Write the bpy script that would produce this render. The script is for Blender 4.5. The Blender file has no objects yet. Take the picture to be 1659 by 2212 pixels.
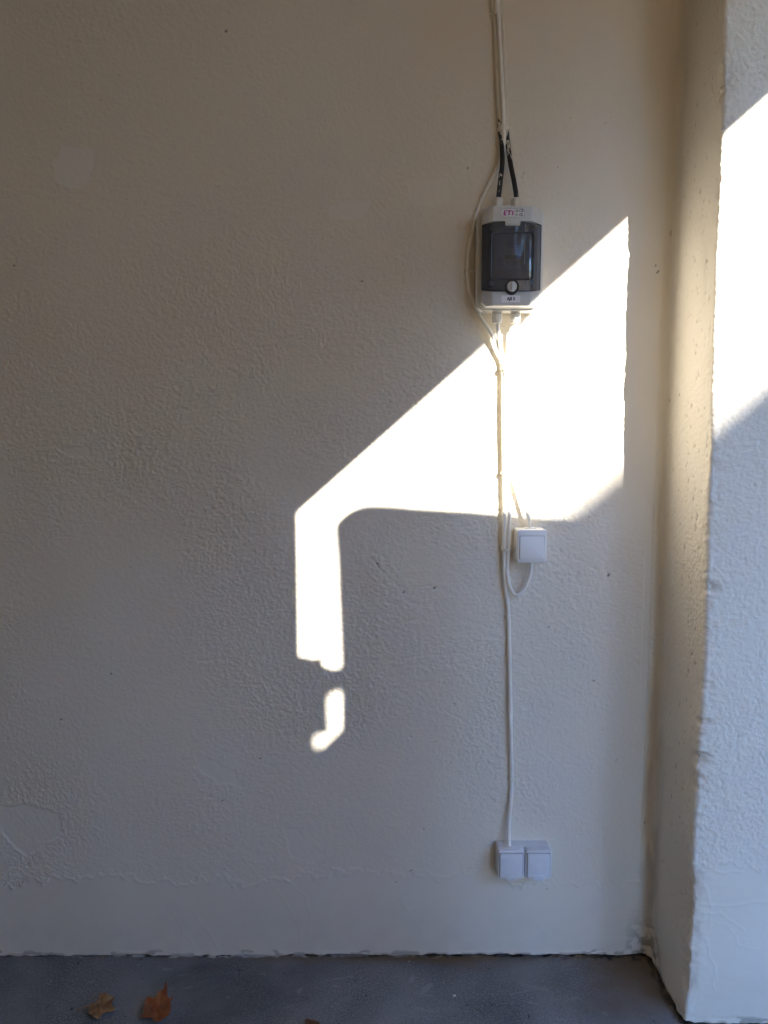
import bpy, bmesh, math, random
import numpy as np
from mathutils import Vector, Matrix
R = math.radians
random.seed(4)
S = bpy.context.scene
COL = S.collection
# ------------------------------------------------------------------ camera
CAMY, CAMZ, PITCH, FPX = -1.8, 1.34, R(5.8), 1600.0
cd = bpy.data.cameras.new('camera'); cam = bpy.data.objects.new('camera', cd); COL.objects.link(cam)
cam.location = (0, CAMY, CAMZ); cam.rotation_euler = (R(90)-PITCH, 0, 0)
cd.sensor_fit = 'VERTICAL'; cd.sensor_height = 36; cd.lens = 36*FPX/2212
cd.clip_start = 0.02; cd.clip_end = 2000
S.camera = cam
S.render.resolution_x = 768; S.render.resolution_y = 1024
# ------------------------------------------------------------------ world, sun, exposure
SUNV = Vector((-0.51, 1.0, -0.44)).normalized()
el = math.asin(-SUNV.z); rot = math.atan2(-SUNV.x, -SUNV.y)
w = bpy.data.worlds.new('World'); S.world = w; w.use_nodes = True
nt = w.node_tree; nt.nodes.clear()
sky = nt.nodes.new('ShaderNodeTexSky'); sky.sky_type = 'NISHITA'; sky.sun_disc = False
sky.ozone_density = 9.0; sky.dust_density = 0.2; sky.sun_elevation = el; sky.sun_rotation = rot
bg = nt.nodes.new('ShaderNodeBackground'); bg.inputs[1].default_value = 0.15
wo = nt.nodes.new('ShaderNodeOutputWorld')
nt.links.new(sky.outputs[0], bg.inputs[0]); nt.links.new(bg.outputs[0], wo.inputs[0])
sd = bpy.data.lights.new('sun', 'SUN'); sd.energy = 2.5; sd.angle = R(0.5); sd.color = (1, 0.94, 0.85)
so = bpy.data.objects.new('sun', sd); COL.objects.link(so)
so.rotation_euler = SUNV.to_track_quat('-Z', 'Y').to_euler(); so.location = (4, -8, 5)
S.view_settings.view_transform = 'Standard'; S.view_settings.look = 'None'
S.view_settings.gamma = 1; S.view_settings.exposure = 3.38
S.render.engine = 'CYCLES'
S.cycles.max_bounces = 12; S.cycles.diffuse_bounces = 8; S.cycles.transparent_max_bounces = 12

# ------------------------------------------------------------------ helpers
def W(px, py, t=0.0):
    """point of the plane t metres in front of the back wall seen at that spot of the photograph (1659 x 2212)"""
    a = math.atan((py-1106)/FPX) + PITCH
    d = -CAMY - t
    z = -d*math.tan(a)
    zc = d*math.cos(PITCH) - z*math.sin(PITCH)
    return Vector(((px-829.5)/FPX*zc, -t, CAMZ+z))
def G(px, py, h=0.0):
    a = math.atan((py-1106)/FPX) + PITCH
    d = (CAMZ-h)/math.tan(a)
    zc = d*math.cos(PITCH) + (CAMZ-h)*math.sin(PITCH)
    return Vector(((px-829.5)/FPX*zc, CAMY+d, h))

def mat(name, col, rough=0.6, metal=0.0, var=0.0, vscale=20, bump=0.0, bscale=300, coat=0.0, spec=None):
    m = bpy.data.materials.new(name); m.use_nodes = True
    n = m.node_tree.nodes; L = m.node_tree.links; b = n['Principled BSDF']
    b.inputs['Base Color'].default_value = (*col, 1); b.inputs['Roughness'].default_value = rough
    b.inputs['Metallic'].default_value = metal; b.inputs['Coat Weight'].default_value = coat
    if spec is not None: b.inputs['Specular IOR Level'].default_value = spec
    tc = n.new('ShaderNodeTexCoord')
    if var:
        no = n.new('ShaderNodeTexNoise'); no.inputs['Scale'].default_value = vscale; no.inputs['Detail'].default_value = 6
        L.new(tc.outputs['Object'], no.inputs['Vector'])
        cr = n.new('ShaderNodeValToRGB')
        cr.color_ramp.elements[0].position = 0.3; cr.color_ramp.elements[1].position = 0.7
        cr.color_ramp.elements[0].color = (*[c*(1-var) for c in col], 1)
        cr.color_ramp.elements[1].color = (*[min(1, c*(1+var)) for c in col], 1)
        L.new(no.outputs['Fac'], cr.inputs[0]); L.new(cr.outputs[0], b.inputs['Base Color'])
    if bump:
        n2 = n.new('ShaderNodeTexNoise'); n2.inputs['Scale'].default_value = bscale; n2.inputs['Detail'].default_value = 4
        L.new(tc.outputs['Object'], n2.inputs['Vector'])
        bp = n.new('ShaderNodeBump'); bp.inputs['Strength'].default_value = bump; bp.inputs['Distance'].default_value = 0.001
        L.new(n2.outputs['Fac'], bp.inputs['Height']); L.new(bp.outputs[0], b.inputs['Normal'])
    return m

def link(name, me, m, parent=None):
    o = bpy.data.objects.new(name, me); COL.objects.link(o)
    if m is not None and not me.materials: me.materials.append(m)
    if parent: o.parent = parent
    return o
def fin(name, bm, m, parent=None, smooth=40, bevel=0, seg=2):
    if bevel:
        bmesh.ops.remove_doubles(bm, verts=bm.verts, dist=1e-6)
        es = [e for e in bm.edges if len(e.link_faces) == 2 and e.calc_face_angle(0) > R(25)]
        bmesh.ops.bevel(bm, geom=es, offset=bevel, segments=seg, affect='EDGES', profile=0.5, clamp_overlap=True)
    bmesh.ops.recalc_face_normals(bm, faces=bm.faces)
    me = bpy.data.meshes.new(name); bm.to_mesh(me); bm.free()
    if smooth:
        for p in me.polygons: p.use_smooth = True
        me.set_sharp_from_angle(angle=R(smooth))
    return link(name, me, m, parent)
def empty(name, loc, label, cat, group=None):
    o = bpy.data.objects.new(name, None); COL.objects.link(o); o.location = loc; o.empty_display_size = .05
    return tag(o, label, cat, group)
def tag(o, label, cat, group=None):
    o['label'] = label; o['category'] = cat
    if group: o['group'] = group
    return o
def box(bm, x0, x1, y0, y1, z0, z1):
    r = bmesh.ops.create_cube(bm, size=1)
    bmesh.ops.scale(bm, vec=(x1-x0, y1-y0, z1-z0), verts=r['verts'])
    bmesh.ops.translate(bm, vec=((x0+x1)/2, (y0+y1)/2, (z0+z1)/2), verts=r['verts'])
    return r['verts']
def rrect(w, h, r, cx=0, cz=0, n=6):
    out = []
    for qx, qz, a0 in ((1, 1, 0), (-1, 1, 90), (-1, -1, 180), (1, -1, 270)):
        for i in range(n+1):
            a = R(a0+90*i/n)
            out.append((cx+qx*(w/2-r)+r*math.cos(a), cz+qz*(h/2-r)+r*math.sin(a)))
    return out
def plate(bm, poly, yf, th, cuts=()):
    """outline in x-z, front surface at y = yf(x), th deep towards +y"""
    vs = [bm.verts.new((x, 0, z)) for x, z in poly]
    f = bm.faces.new(vs); fs = [f]
    for c in cuts:
        g = list({v for ff in fs for v in ff.verts})+list({e for ff in fs for e in ff.edges})+fs
        r = bmesh.ops.bisect_plane(bm, geom=g, plane_co=(c, 0, 0), plane_no=(1, 0, 0), dist=1e-6)
        fs = [q for q in r['geom'] if isinstance(q, bmesh.types.BMFace)]
    vv = {v for ff in fs for v in ff.verts}
    for v in vv: v.co.y = yf(v.co.x) if callable(yf) else yf
    r = bmesh.ops.extrude_face_region(bm, geom=fs, use_keep_orig=True)
    for v in r['geom']:
        if isinstance(v, bmesh.types.BMVert): v.co.y += th
def lathe(bm, prof, c, axis='Y', n=32):
    """prof: (radius, along) pairs"""
    rings = []
    for r, a in prof:
        ring = []
        for i in range(n):
            q = 2*math.pi*i/n
            p = {'Y': (r*math.cos(q), a, r*math.sin(q)), 'Z': (r*math.cos(q), r*math.sin(q), a)}[axis]
            ring.append(bm.verts.new(Vector(p)+Vector(c)))
        rings.append(ring)
    for A, B in zip(rings, rings[1:]):
        for i in range(n): bm.faces.new((A[i], A[(i+1) % n], B[(i+1) % n], B[i]))
    bm.faces.new(rings[0]); bm.faces.new(rings[-1])
def catmull(P, n=10):
    P = [Vector(p) for p in P]; Q = [P[0]*2-P[1]]+P+[P[-1]*2-P[-2]]; out = []
    for i in range(1, len(Q)-2):
        a, b, c, d = Q[i-1:i+3]
        for k in range(n):
            t = k/n
            out.append(0.5*((2*b)+(c-a)*t+(2*a-5*b+4*c-d)*t*t+(3*b-a-3*c+d)*t**3))
    out.append(P[-1]); return out
def tube(bm, pts, r, n=14, wob=0.0):
    pts = [Vector(p) for p in pts]; prev = None; rings = []
    for i, p in enumerate(pts):
        T = (pts[min(i+1, len(pts)-1)]-pts[max(i-1, 0)]).normalized()
        if prev is None: u = T.orthogonal().normalized()
        else: u = (prev-T*prev.dot(T)).normalized()
        prev = u; v = T.cross(u)
        rr = (r(i/(len(pts)-1)) if callable(r) else r)*(1+wob*random.uniform(-1, 1))
        rings.append([bm.verts.new(p+(u*math.cos(2*math.pi*k/n)+v*math.sin(2*math.pi*k/n))*rr) for k in range(n)])
    for A, B in zip(rings, rings[1:]):
        for k in range(n): bm.faces.new((A[k], A[(k+1) % n], B[(k+1) % n], B[k]))
    bm.faces.new(rings[0]); bm.faces.new(rings[-1])
def ring(bm, outer, inner, y0, th):
    n = len(outer); A_ = [[bm.verts.new((x, y, z)) for x, z in p] for y in (y0, y0+th) for p in (outer, inner)]
    for i in range(n):
        j = (i+1) % n
        bm.faces.new((A_[0][i], A_[0][j], A_[1][j], A_[1][i])); bm.faces.new((A_[2][i], A_[2][j], A_[3][j], A_[3][i]))
        bm.faces.new((A_[0][i], A_[0][j], A_[2][j], A_[2][i])); bm.faces.new((A_[1][i], A_[1][j], A_[3][j], A_[3][i]))
def textmesh(name, body, size, m, parent, loc, bold=0.0, sx=1.0, shear=0.0, ext=0.0001):
    c = bpy.data.curves.new(name, 'FONT'); c.body = body; c.size = size; c.offset = bold; c.extrude = ext
    c.align_x = 'CENTER'; c.align_y = 'CENTER'; c.resolution_u = 4; c.shear = shear
    o = bpy.data.objects.new('tmp', c); COL.objects.link(o)
    dg = bpy.context.evaluated_depsgraph_get()
    me = bpy.data.meshes.new_from_object(o.evaluated_get(dg))
    bpy.data.objects.remove(o); bpy.data.curves.remove(c)
    me.transform(Matrix.Translation(loc) @ Matrix.Rotation(R(90), 4, 'X') @ Matrix.Diagonal((sx, 1, 1, 1)))
    me.materials.clear(); me.materials.append(m)
    return link(name, me, m, parent)
# value noise
_rs = np.random.RandomState(7); _tab = _rs.rand(512, 512)
def vn(x, y, s=0):
    x = x+s*17.37; y = y+s*31.91
    xi = np.floor(x).astype(int); yi = np.floor(y).astype(int); fx = x-xi; fy = y-yi
    fx = fx*fx*fx*(fx*(fx*6-15)+10); fy = fy*fy*fy*(fy*(fy*6-15)+10)
    a = _tab[xi % 512, yi % 512]; b = _tab[(xi+1) % 512, yi % 512]
    c = _tab[xi % 512, (yi+1) % 512]; d = _tab[(xi+1) % 512, (yi+1) % 512]
    return (a*(1-fx)+b*fx)*(1-fy)+(c*(1-fx)+d*fx)*fy
def fb(x, y, o=3, s=0):
    t = 0; a = 1; n = 0
    for i in range(o): t = t+a*vn(x*2**i, y*2**i, s+i); n += a; a *= .5
    return t/n
def sstep(a, b, x):
    t = np.clip((x-a)/(b-a), 0, 1); return t*t*(3-2*t)
def segdist(X, Z, a, b):
    ax, az = a; bx, bz = b; dx, dz = bx-ax, bz-az
    t = np.clip(((X-ax)*dx+(Z-az)*dz)/(dx*dx+dz*dz+1e-12), 0, 1)
    return np.hypot(X-ax-t*dx, Z-az-t*dz)
def polysd(X, Z, P):
    d = np.full(X.shape, 9.0); ins = np.zeros(X.shape, bool)
    for i in range(len(P)):
        a, b = P[i], P[(i+1) % len(P)]
        d = np.minimum(d, segdist(X, Z, a, b))
        c = ((a[1] > Z) != (b[1] > Z)) & (X < (b[0]-a[0])*(Z-a[1])/(b[1]-a[1]+1e-12)+a[0])
        ins ^= c
    return np.where(ins, -d, d)
def near(X, Z, P, m):
    xs = [p[0] for p in P]; zs = [p[1] for p in P]
    return (X > min(xs)-m) & (X < max(xs)+m) & (Z > min(zs)-m) & (Z < max(zs)+m)
def grid_mesh(name, V, attrs, m, parent):
    nz, nu = V.shape[:2]
    me = bpy.data.meshes.new(name); me.vertices.add(nz*nu); me.vertices.foreach_set('co', V.reshape(-1).astype(np.float32))
    i = np.arange(nz*nu).reshape(nz, nu)
    q = np.stack([i[:-1, :-1], i[:-1, 1:], i[1:, 1:], i[1:, :-1]], -1).reshape(-1, 4)
    me.loops.add(q.size); me.loops.foreach_set('vertex_index', q.reshape(-1).astype(np.int32))
    me.polygons.add(len(q)); me.polygons.foreach_set('loop_start', (np.arange(len(q))*4).astype(np.int32))
    me.polygons.foreach_set('use_smooth', np.ones(len(q), bool))
    me.update(); me.validate()
    for k, a in attrs.items():
        at = me.attributes.new(k, 'FLOAT', 'POINT'); at.data.foreach_set('value', a.reshape(-1).astype(np.float32))
    return link(name, me, m, parent)

# ------------------------------------------------------------------ plaster wall with its pilaster
def wall_material():
    m = bpy.data.materials.new('plaster_paint'); m.use_nodes = True
    n = m.node_tree.nodes; L = m.node_tree.links; b = n['Principled BSDF']
    b.inputs['Roughness'].default_value = 0.85; b.inputs['Specular IOR Level'].default_value = 0.25
    tc = n.new('ShaderNodeTexCoord')
    no = n.new('ShaderNodeTexNoise'); no.inputs['Scale'].default_value = 2.2; no.inputs['Detail'].default_value = 8
    L.new(tc.outputs['Object'], no.inputs['Vector'])
    cr = n.new('ShaderNodeValToRGB'); cr.color_ramp.elements[0].position = .3; cr.color_ramp.elements[1].position = .7
    cr.color_ramp.elements[0].color = (.765, .715, .62, 1); cr.color_ramp.elements[1].color = (.80, .75, .66, 1)
    L.new(no.outputs['Fac'], cr.inputs[0])
    at = n.new('ShaderNodeAttribute'); at.attribute_name = 'pit'
    mx = n.new('ShaderNodeMix'); mx.data_type = 'RGBA'; mx.inputs[7].default_value = (.10, .085, .07, 1)
    L.new(at.outputs['Fac'], mx.inputs[0]); L.new(cr.outputs[0], mx.inputs[6])
    a2 = n.new('ShaderNodeAttribute'); a2.attribute_name = 'fresh'
    m2 = n.new('ShaderNodeMix'); m2.data_type = 'RGBA'; m2.inputs[7].default_value = (.84, .825, .77, 1)
    L.new(a2.outputs['Fac'], m2.inputs[0]); L.new(mx.outputs[2], m2.inputs[6])
    L.new(m2.outputs[2], b.inputs['Base Color'])
    mp = n.new('ShaderNodeMapping'); mp.inputs['Scale'].default_value = (1, 1, 1.5); mp.inputs['Rotation'].default_value = (0, .6, 0)
    L.new(tc.outputs['Object'], mp.inputs['Vector'])
    n1 = n.new('ShaderNodeTexNoise'); n1.inputs['Scale'].default_value = 300; n1.inputs['Detail'].default_value = 5
    n1.inputs['Distortion'].default_value = 0.6
    L.new(mp.outputs[0], n1.inputs['Vector'])
    a3 = n.new('ShaderNodeAttribute'); a3.attribute_name = 'rough'
    mm = n.new('ShaderNodeMath'); mm.operation = 'MULTIPLY'; L.new(n1.outputs['Fac'], mm.inputs[0]); L.new(a3.outputs['Fac'], mm.inputs[1])
    bp = n.new('ShaderNodeBump'); bp.inputs['Strength'].default_value = 0.9; bp.inputs['Distance'].default_value = 0.0016
    L.new(mm.outputs[0], bp.inputs['Height']); L.new(bp.outputs[0], b.inputs['Normal'])
    return m
M_WALL = wall_material()
XC, DP = 0.69, 0.225                      # inner corner, pilaster depth
# profile around the plan: (x, y, nx, ny, along)
RA, RB = 0.026, 0.007
prof = []
xs = list(np.arange(-3.0, -1.04, .03))+list(np.arange(-1.04, XC-RA, .0026))
for x in xs: prof.append((x, 0, 0, -1))
for i in range(0, 13):
    a = math.pi/2*(i/12); prof.append((XC-RA+RA*math.sin(a), -RA+RA*math.cos(a), -math.sin(a), -math.cos(a)))
iw = len(xs)
for y in np.arange(RA+.0026, DP-RB, .0026): prof.append((XC, -y, -1, 0))
for i in range(0, 7):
    a = math.pi/2*i/6; prof.append((XC+RB-RB*math.cos(a), -(DP-RB)-RB*math.sin(a), -math.cos(a), -math.sin(a)))
ie = len(prof)-4
for x in np.arange(XC+RB+.0026, .95, .0026): prof.append((x, -DP, 0, -1))
for x in np.arange(.97, 1.5, .03): prof.append((x, -DP, 0, -1))
prof.append((1.5, -DP, .7, -.7))
for y in (.18, .12, .06, .0): prof.append((1.5, -y, 1, 0))
ip = len(prof)-1
for x in np.arange(1.55, 5.6, .1): prof.append((x, 0, 0, -1))
prof = np.array(prof, float)
U = np.concatenate([[0], np.cumsum(np.hypot(np.diff(prof[:, 0]), np.diff(prof[:, 1])))]) + prof[0, 0]   # = x on the back wall
zs = np.concatenate([np.arange(0, 2.46, .0026), np.arange(2.48, 3.41, .04)])
UU, ZZ = np.meshgrid(U, zs)
# ---- relief
def relief(X, Z):
    wx = X+.012*(vn(X*14, Z*14, 50)-.5); wz = Z+.012*(vn(X*14, Z*14, 51)-.5)
    out = 0
    for ang, k in ((.38, 0), (.95, 10)):
        a = wx*math.cos(ang)-wz*math.sin(ang); c = wx*math.sin(ang)+wz*math.cos(ang)
        r1 = 1-np.abs(2*vn(a*84, c*165, 1+k)-1); r2 = vn(a*170, c*310, 2+k)
        r3 = vn(a*60, c*90, 3+k)
        m = sstep(.4, .6, fb(X*2.6+5, Z*2.6, 3, 14)); m = m if k else 1-m
        out = out+m*(.0005*r1+.0017*r2+.0012*vn(a*270, c*430, 5+k)+.0004*r3)
    st = out
    return st
rough = .45+.75*sstep(.35, .62, fb(UU*2.2, ZZ*2.2, 3, 9))
rough *= .45+.55*sstep(2.15, 1.5, ZZ-.35*np.clip(UU, -1, 1))
rough = np.where(UU > XC+DP-.06, .85, rough)
onside = (UU > XC-.05) & (UU < XC+DP-.02)
rough = np.where(onside, .55+.5*sstep(.5, .6, fb(UU*6, ZZ*3, 2, 12)), rough)
rough = np.where((UU > .40) & (UU <= XC-.03), rough*(1-.6*sstep(.45, .64, UU)), rough)
# smooth skim band along the floor
bpx = [(-200, 1915), (0, 1917), (90, 1898), (180, 1890), (315, 1892), (365, 1911), (470, 1905), (540, 1914), (600, 1893), (760, 1882), (990, 1884), (1100, 1900), (1250, 1912), (1380, 1905)]
bw = [W(px, py) for px, py in bpx]
zb = np.interp(U, [p.x for p in bw], [p.z for p in bw])
fr = U > XC+DP-.03
zb = np.where(fr, W(1560, 1868, DP).z, zb)
zbn = zb[None, :]+.05*(fb(UU*22, ZZ*9, 4, 20)-.5)+.02*(vn(UU*90, ZZ*60, 24)-.5)
band = sstep(.004, -.004, ZZ-zbn)
rough *= 1-.93*band
fresh = np.zeros_like(UU)
extra = np.zeros_like(UU)
extra += .0011*band+.0011*np.exp(-((ZZ-zbn)/.004)**2)
streak = vn(UU*5, ZZ*150, 30)
extra += np.where(fr, .25, 1)[None, :]*band*.00045*streak*sstep(.3, .7, fb(UU*3, ZZ*5, 2, 31))+band*.0006*fb(UU*8, ZZ*14, 3, 34)
# trowelled repairs
patches = [([(117, 345), (140, 315), (205, 318), (208, 350), (190, 400), (165, 410), (120, 390)], .55, .8),
           ([(878, 385), (975, 380), (978, 435), (935, 445), (888, 440)], .22, .8),
           ([(710, 445), (770, 428), (806, 430), (790, 468), (715, 475)], .28, .8),
           ([(418, 1628), (460, 1638), (502, 1662), (532, 1702), (470, 1690), (430, 1660)], .12, .9),
           ([(-30, 1745), (60, 1737), (130, 1757), (137, 1800), (100, 1822), (58, 1850), (-10, 1780)], .12, .9),
           ([(122, 962), (190, 965), (203, 988), (145, 987)], .2, .7),
           ([(48, 1482), (88, 1470), (127, 1484), (120, 1502), (95, 1512), (60, 1500)], .18, .8),
           ([(612, 1790), (640, 1785), (705, 1850), (680, 1868), (625, 1850)], .10, .85),
           ([(285, 1428), (350, 1420), (345, 1438), (300, 1445)], .1, .8),
           ([(860, 1940), (900, 1935), (905, 1960), (880, 1972)], .1, .5),
           ([(430, 1635), (520, 1640), (530, 1660), (460, 1652)], .1, .5)]
for P, fv, sm in patches:
    PP = [(W(*p).x, W(*p).z) for p in P]
    k = near(UU, ZZ, PP, .03) & (UU < .7); X, Z = UU[k], ZZ[k]
    sdv = polysd(X+.007*(vn(X*60, Z*60, 40)-.5), Z+.007*(vn(X*60, Z*60, 41)-.5), PP)
    ms = sstep(.003, -.003, sdv)
    rough[k] *= 1-sm*.8*ms; fresh[k] = np.maximum(fresh[k], min(1, fv*1.2)*ms)
    extra[k] += ms*(.0003+.00022*vn((X*.86+Z*.5)*160, (Z*.86-X*.5)*14, 43))+.0002*np.exp(-(sdv/.003)**2)
# fine raised runs and shallow cracks
lines = [([(365, 1955), (395, 2010), (425, 2050)], .0008), ([(418, 1975), (450, 2010), (472, 2052)], .0010), ([(1160//2, 1895), (620, 1950), (645, 2000), (650, 2040)], .0008),
         ([(608, 1890), (660, 1935), (672, 1985), (668, 2030)], .001), ([(0, 1960), (28, 2010), (40, 2050)], .0006), ([(210, 1990), (225, 2040)], .0005),
         ([(540, 748), (570, 752), (600, 736), (640, 728)], -.0012), ([(700, 772), (740, 780), (790, 774)], -.0009), ([(470, 745), (500, 800)], -.0006),
         ([(800, 1205), (812, 1222), (826, 1235)], -.0015), ([(850, 1250), (862, 1275), (880, 1283)], -.0015), ([(905, 1268), (930, 1266), (955, 1272)], -.0014),
         ([(1235, 1200), (1260, 1218), (1290, 1232)], -.0013), ([(1195, 1060), (1215, 1082)], -.0008), ([(870, 1420), (980, 1412)], -.0006), ([(430, 1424), (500, 1422)], -.001),
         ([(1000, 1335), (1040, 1350)], -.001), ([(1345, 1845), (1362, 1862)], -.0015), ([(960, 1530), (1000, 1560)], -.001), ([(1170, 1620), (1215, 1660)], -.001)]
pit = np.zeros_like(UU)
for P, h in lines:
    PP = [(W(*p).x, W(*p).z) for p in P]
    k = near(UU, ZZ, PP, .02) & (UU < .7); X = UU[k]+.008*(vn(UU[k]*40, ZZ[k]*40, 60)-.5); Z = ZZ[k]+.008*(vn(UU[k]*40, ZZ[k]*40, 61)-.5)
    d = np.full(X.shape, 9.)
    for a, b in zip(PP, PP[1:]): d = np.minimum(d, segdist(X, Z, a, b))
    extra[k] += h*(.4 if P[0][1] > 1880 else .9)*np.exp(-(d/.0024)**2)
UF = U[ie+4]-prof[ie+4, 0]
for P, h in [([(1500, 1968), (1520, 1966), (1555, 1975), (1575, 1990), (1605, 2012)], .0010), ([(1510, 1950), (1560, 1958), (1610, 1948), (1659, 1952)], .0008), ([(1518, 2030), (1530, 2070), (1545, 2120)], .0009),
             ([(1500, 1872), (1515, 1880), (1560, 1884), (1600, 1886)], .0012), ([(1540, 1995), (1565, 1998), (1590, 2040), (1640, 2052)], .0006), ([(1535, 2110), (1545, 2145)], .001), ([(1540, 2195), (1600, 2188)], .0008), ([(1515, 1905), (1530, 1960), (1525, 2010)], .0007)]:
    PP = [(W(px, py, DP).x+UF, W(px, py, DP).z) for px, py in P]
    k = near(UU, ZZ, PP, .02); X = UU[k]+.010*(vn(UU[k]*40, ZZ[k]*40, 62)-.5); Z = ZZ[k]+.010*(vn(UU[k]*40, ZZ[k]*40, 63)-.5)
    d = np.full(X.shape, 9.)
    for a, b in zip(PP, PP[1:]): d = np.minimum(d, segdist(X, Z, a, b))
    extra[k] += .7*h*np.exp(-(d/.0022)**2)
spots = [(1305, 265, 3.2), (1206, 361, 2.2), (1011, 362, 2.6), (490, 66, 3.2), (160, 78, 2), (780, 608, 2.4), (28, 573, 2.2), (1420, 587, 4), (1416, 574, 3), (1315, 1242, 3.4),
         (1311, 1236, 2), (815, 1218, 3), (872, 1280, 2.4), (938, 1270, 2.6), (130, 1555, 3), (240, 1455, 3), (888, 1592, 2), (940, 1600, 2.4), (915, 1790, 2.4), (1014, 1875, 2), (1180, 1920, 2.2),
         (690, 1760, 2), (888, 1880, 3), (60, 1866, 3), (855, 1905, 2), (1130, 640, 1.6), (1322, 930, 2), (1280, 1470, 2.2), (1330, 1640, 2), (1345, 1858, 2.6), (980, 1520, 2.2), (330, 930, 2),
         (92, 880, 2), (255, 162, 2), (350, 150, 2), (993, 110, 2), (610, 410, 1.6), (655, 330, 1.6), (275, 430, 1.6), (1130, 375, 2.6), (1127, 382, 1.6), (560, 1640, 2.4), (480, 1730, 3), (1182, 1352, 2.5)]
for _ in range(20): spots.append((random.uniform(0, 1400), random.uniform(100, 1880), random.uniform(.8, 1.7)))
for px, py, r in spots:
    p = W(px, py); rr = r/900*1.15
    k = near(UU, ZZ, [(p.x, p.z)], .02) & (UU < .7); X, Z = UU[k], ZZ[k]
    X2 = X+.006*(vn(X*150, Z*150, 70)-.5); Z2 = Z+.006*(vn(X*150, Z*150, 71)-.5)
    d = np.hypot(X2-p.x, (Z2-p.z)*1.4)
    q = np.exp(-(d/rr)**2); extra[k] -= .002*q; pit[k] = np.maximum(pit[k], sstep(.35, .8, q)*(.9 if r > 2 else .5))
# pits in the side of the pilaster, elongated upright
for _ in range(240):
    u = XC-.03+random.betavariate(2.4, 1.3)*(DP-.0); z = random.uniform(.2, 2.4); rr = random.uniform(.0012, .0034)
    k = near(UU, ZZ, [(u, z)], .025); X, Z = UU[k], ZZ[k]
    d = np.hypot(X-u+.003*(vn(X*200, Z*200, 80)-.5), (Z-z)*random.uniform(.3, .9)); q = np.exp(-(d/rr)**2)
    extra[k] -= .0022*q; pit[k] = np.maximum(pit[k], .42*sstep(.4, .9, q))
for _ in range(70):
    u = random.uniform(XC+DP, XC+DP+.18); z = random.uniform(.4, 2.4); rr = random.uniform(.0012, .003)
    k = near(UU, ZZ, [(u, z)], .02); X, Z = UU[k], ZZ[k]
    q = np.exp(-(np.hypot(X-u, Z-z)/rr)**2); extra[k] -= .002*q; pit[k] = np.maximum(pit[k], .3*sstep(.4, .9, q))
H = relief(UU, ZZ)*rough
H += .0022*(fb(UU*7, ZZ*7, 2, 90)-.5)+.006*(fb(UU*1.7, ZZ*1.7, 2, 91)-.5)
cornerw = np.exp(-((UU-(XC-.01))/.035)**2)
H += cornerw*.005*(fb(ZZ*3.1+UU*0, ZZ*0+3.3, 3, 93)-.5)
H += extra
# damaged arris
Ue = U[ie]; dedge = UU-Ue
ew = np.exp(-(dedge/.013)**2)
H += ew*(.0034*(fb(UU*55, ZZ*95, 4, 95)-.55)+.0012*(fb(UU*5, ZZ*14, 3, 96)-.5))
H += np.exp(-(dedge/.035)**2)*.0022*(fb(UU*70, ZZ*90, 2, 97)-.5)
for py, dep, hh, du in ((770, .006, .018, 0), (965, .007, .012, 0), (1010, .010, .016, .004), (1090, .006, .010, 0), (1270, .013, .012, .004), (1640, .018, .016, 0), (1690, .008, .02, -.004), (1905, .010, .03, -.006), (1960, .009, .04, -.01),
                        (640, .006, .02, 0), (690, .006, .008, 0), (1150, .006, .012, 0), (1480, .006, .012, 0), (1560, .007, .008, 0), (2010, .010, .02, -.01), (2070, .012, .018, -.012), (2120, .010, .03, -.014), (400, .005, .02, 0), (180, .006, .03, 0)):
    zc = W(1530, py, DP).z
    q = np.exp(-((ZZ-zc)/hh)**4)*np.exp(-((dedge-du)/.018)**2)
    H -= q*dep*(.3 if 560 < py < 1160 else .65)*(.6+.8*vn(UU*110, ZZ*110, 98))
# crumbled foot of the pilaster side
foot = sstep(.32, .18, ZZ)*sstep(-.07, -.02, dedge)*sstep(.03, .0, dedge)
H += foot*.006*(fb(UU*28, ZZ*24, 3, 99)-.5)
# plaster stops raggedly just above the floor
gap = (.004*sstep(.50, .70, fb(U*9, U*0+.5, 3, 110)) + .0025*fb(U*70, U*0+2.5, 2, 111))
Zd = ZZ + gap[None, :]*np.clip(1-ZZ/.02, 0, 1)
# flaky lower lip
H += np.clip(1-ZZ/.012, 0, 1)*.006*(fb(UU*45, ZZ*60, 2, 113)-.3)
pit = np.maximum(pit, .10*sstep(.16, .0, ZZ-.08*fb(UU*12, ZZ*12, 3, 140))*fb(UU*26, ZZ*30, 3, 141))
pit = np.maximum(pit, .6*sstep(.010, .0, ZZ-.010*sstep(.45, .7, vn(UU*24, ZZ*30, 114)))*sstep(.42, .6, fb(UU*35, ZZ*80, 2, 115))*.85)
# dirt in the lower corner
dc = np.hypot((UU-XC)*1.0, ZZ*.55)
pit = np.maximum(pit, .75*sstep(.10, .0, dc)*sstep(.35, .6, fb(UU*60, ZZ*60, 3, 116)))
pit = np.maximum(pit, .30*sstep(.05, .0, np.abs(UU-XC))*sstep(.9, .1, ZZ)*sstep(.5, .65, fb(UU*30, ZZ*8, 3, 117)))
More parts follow.
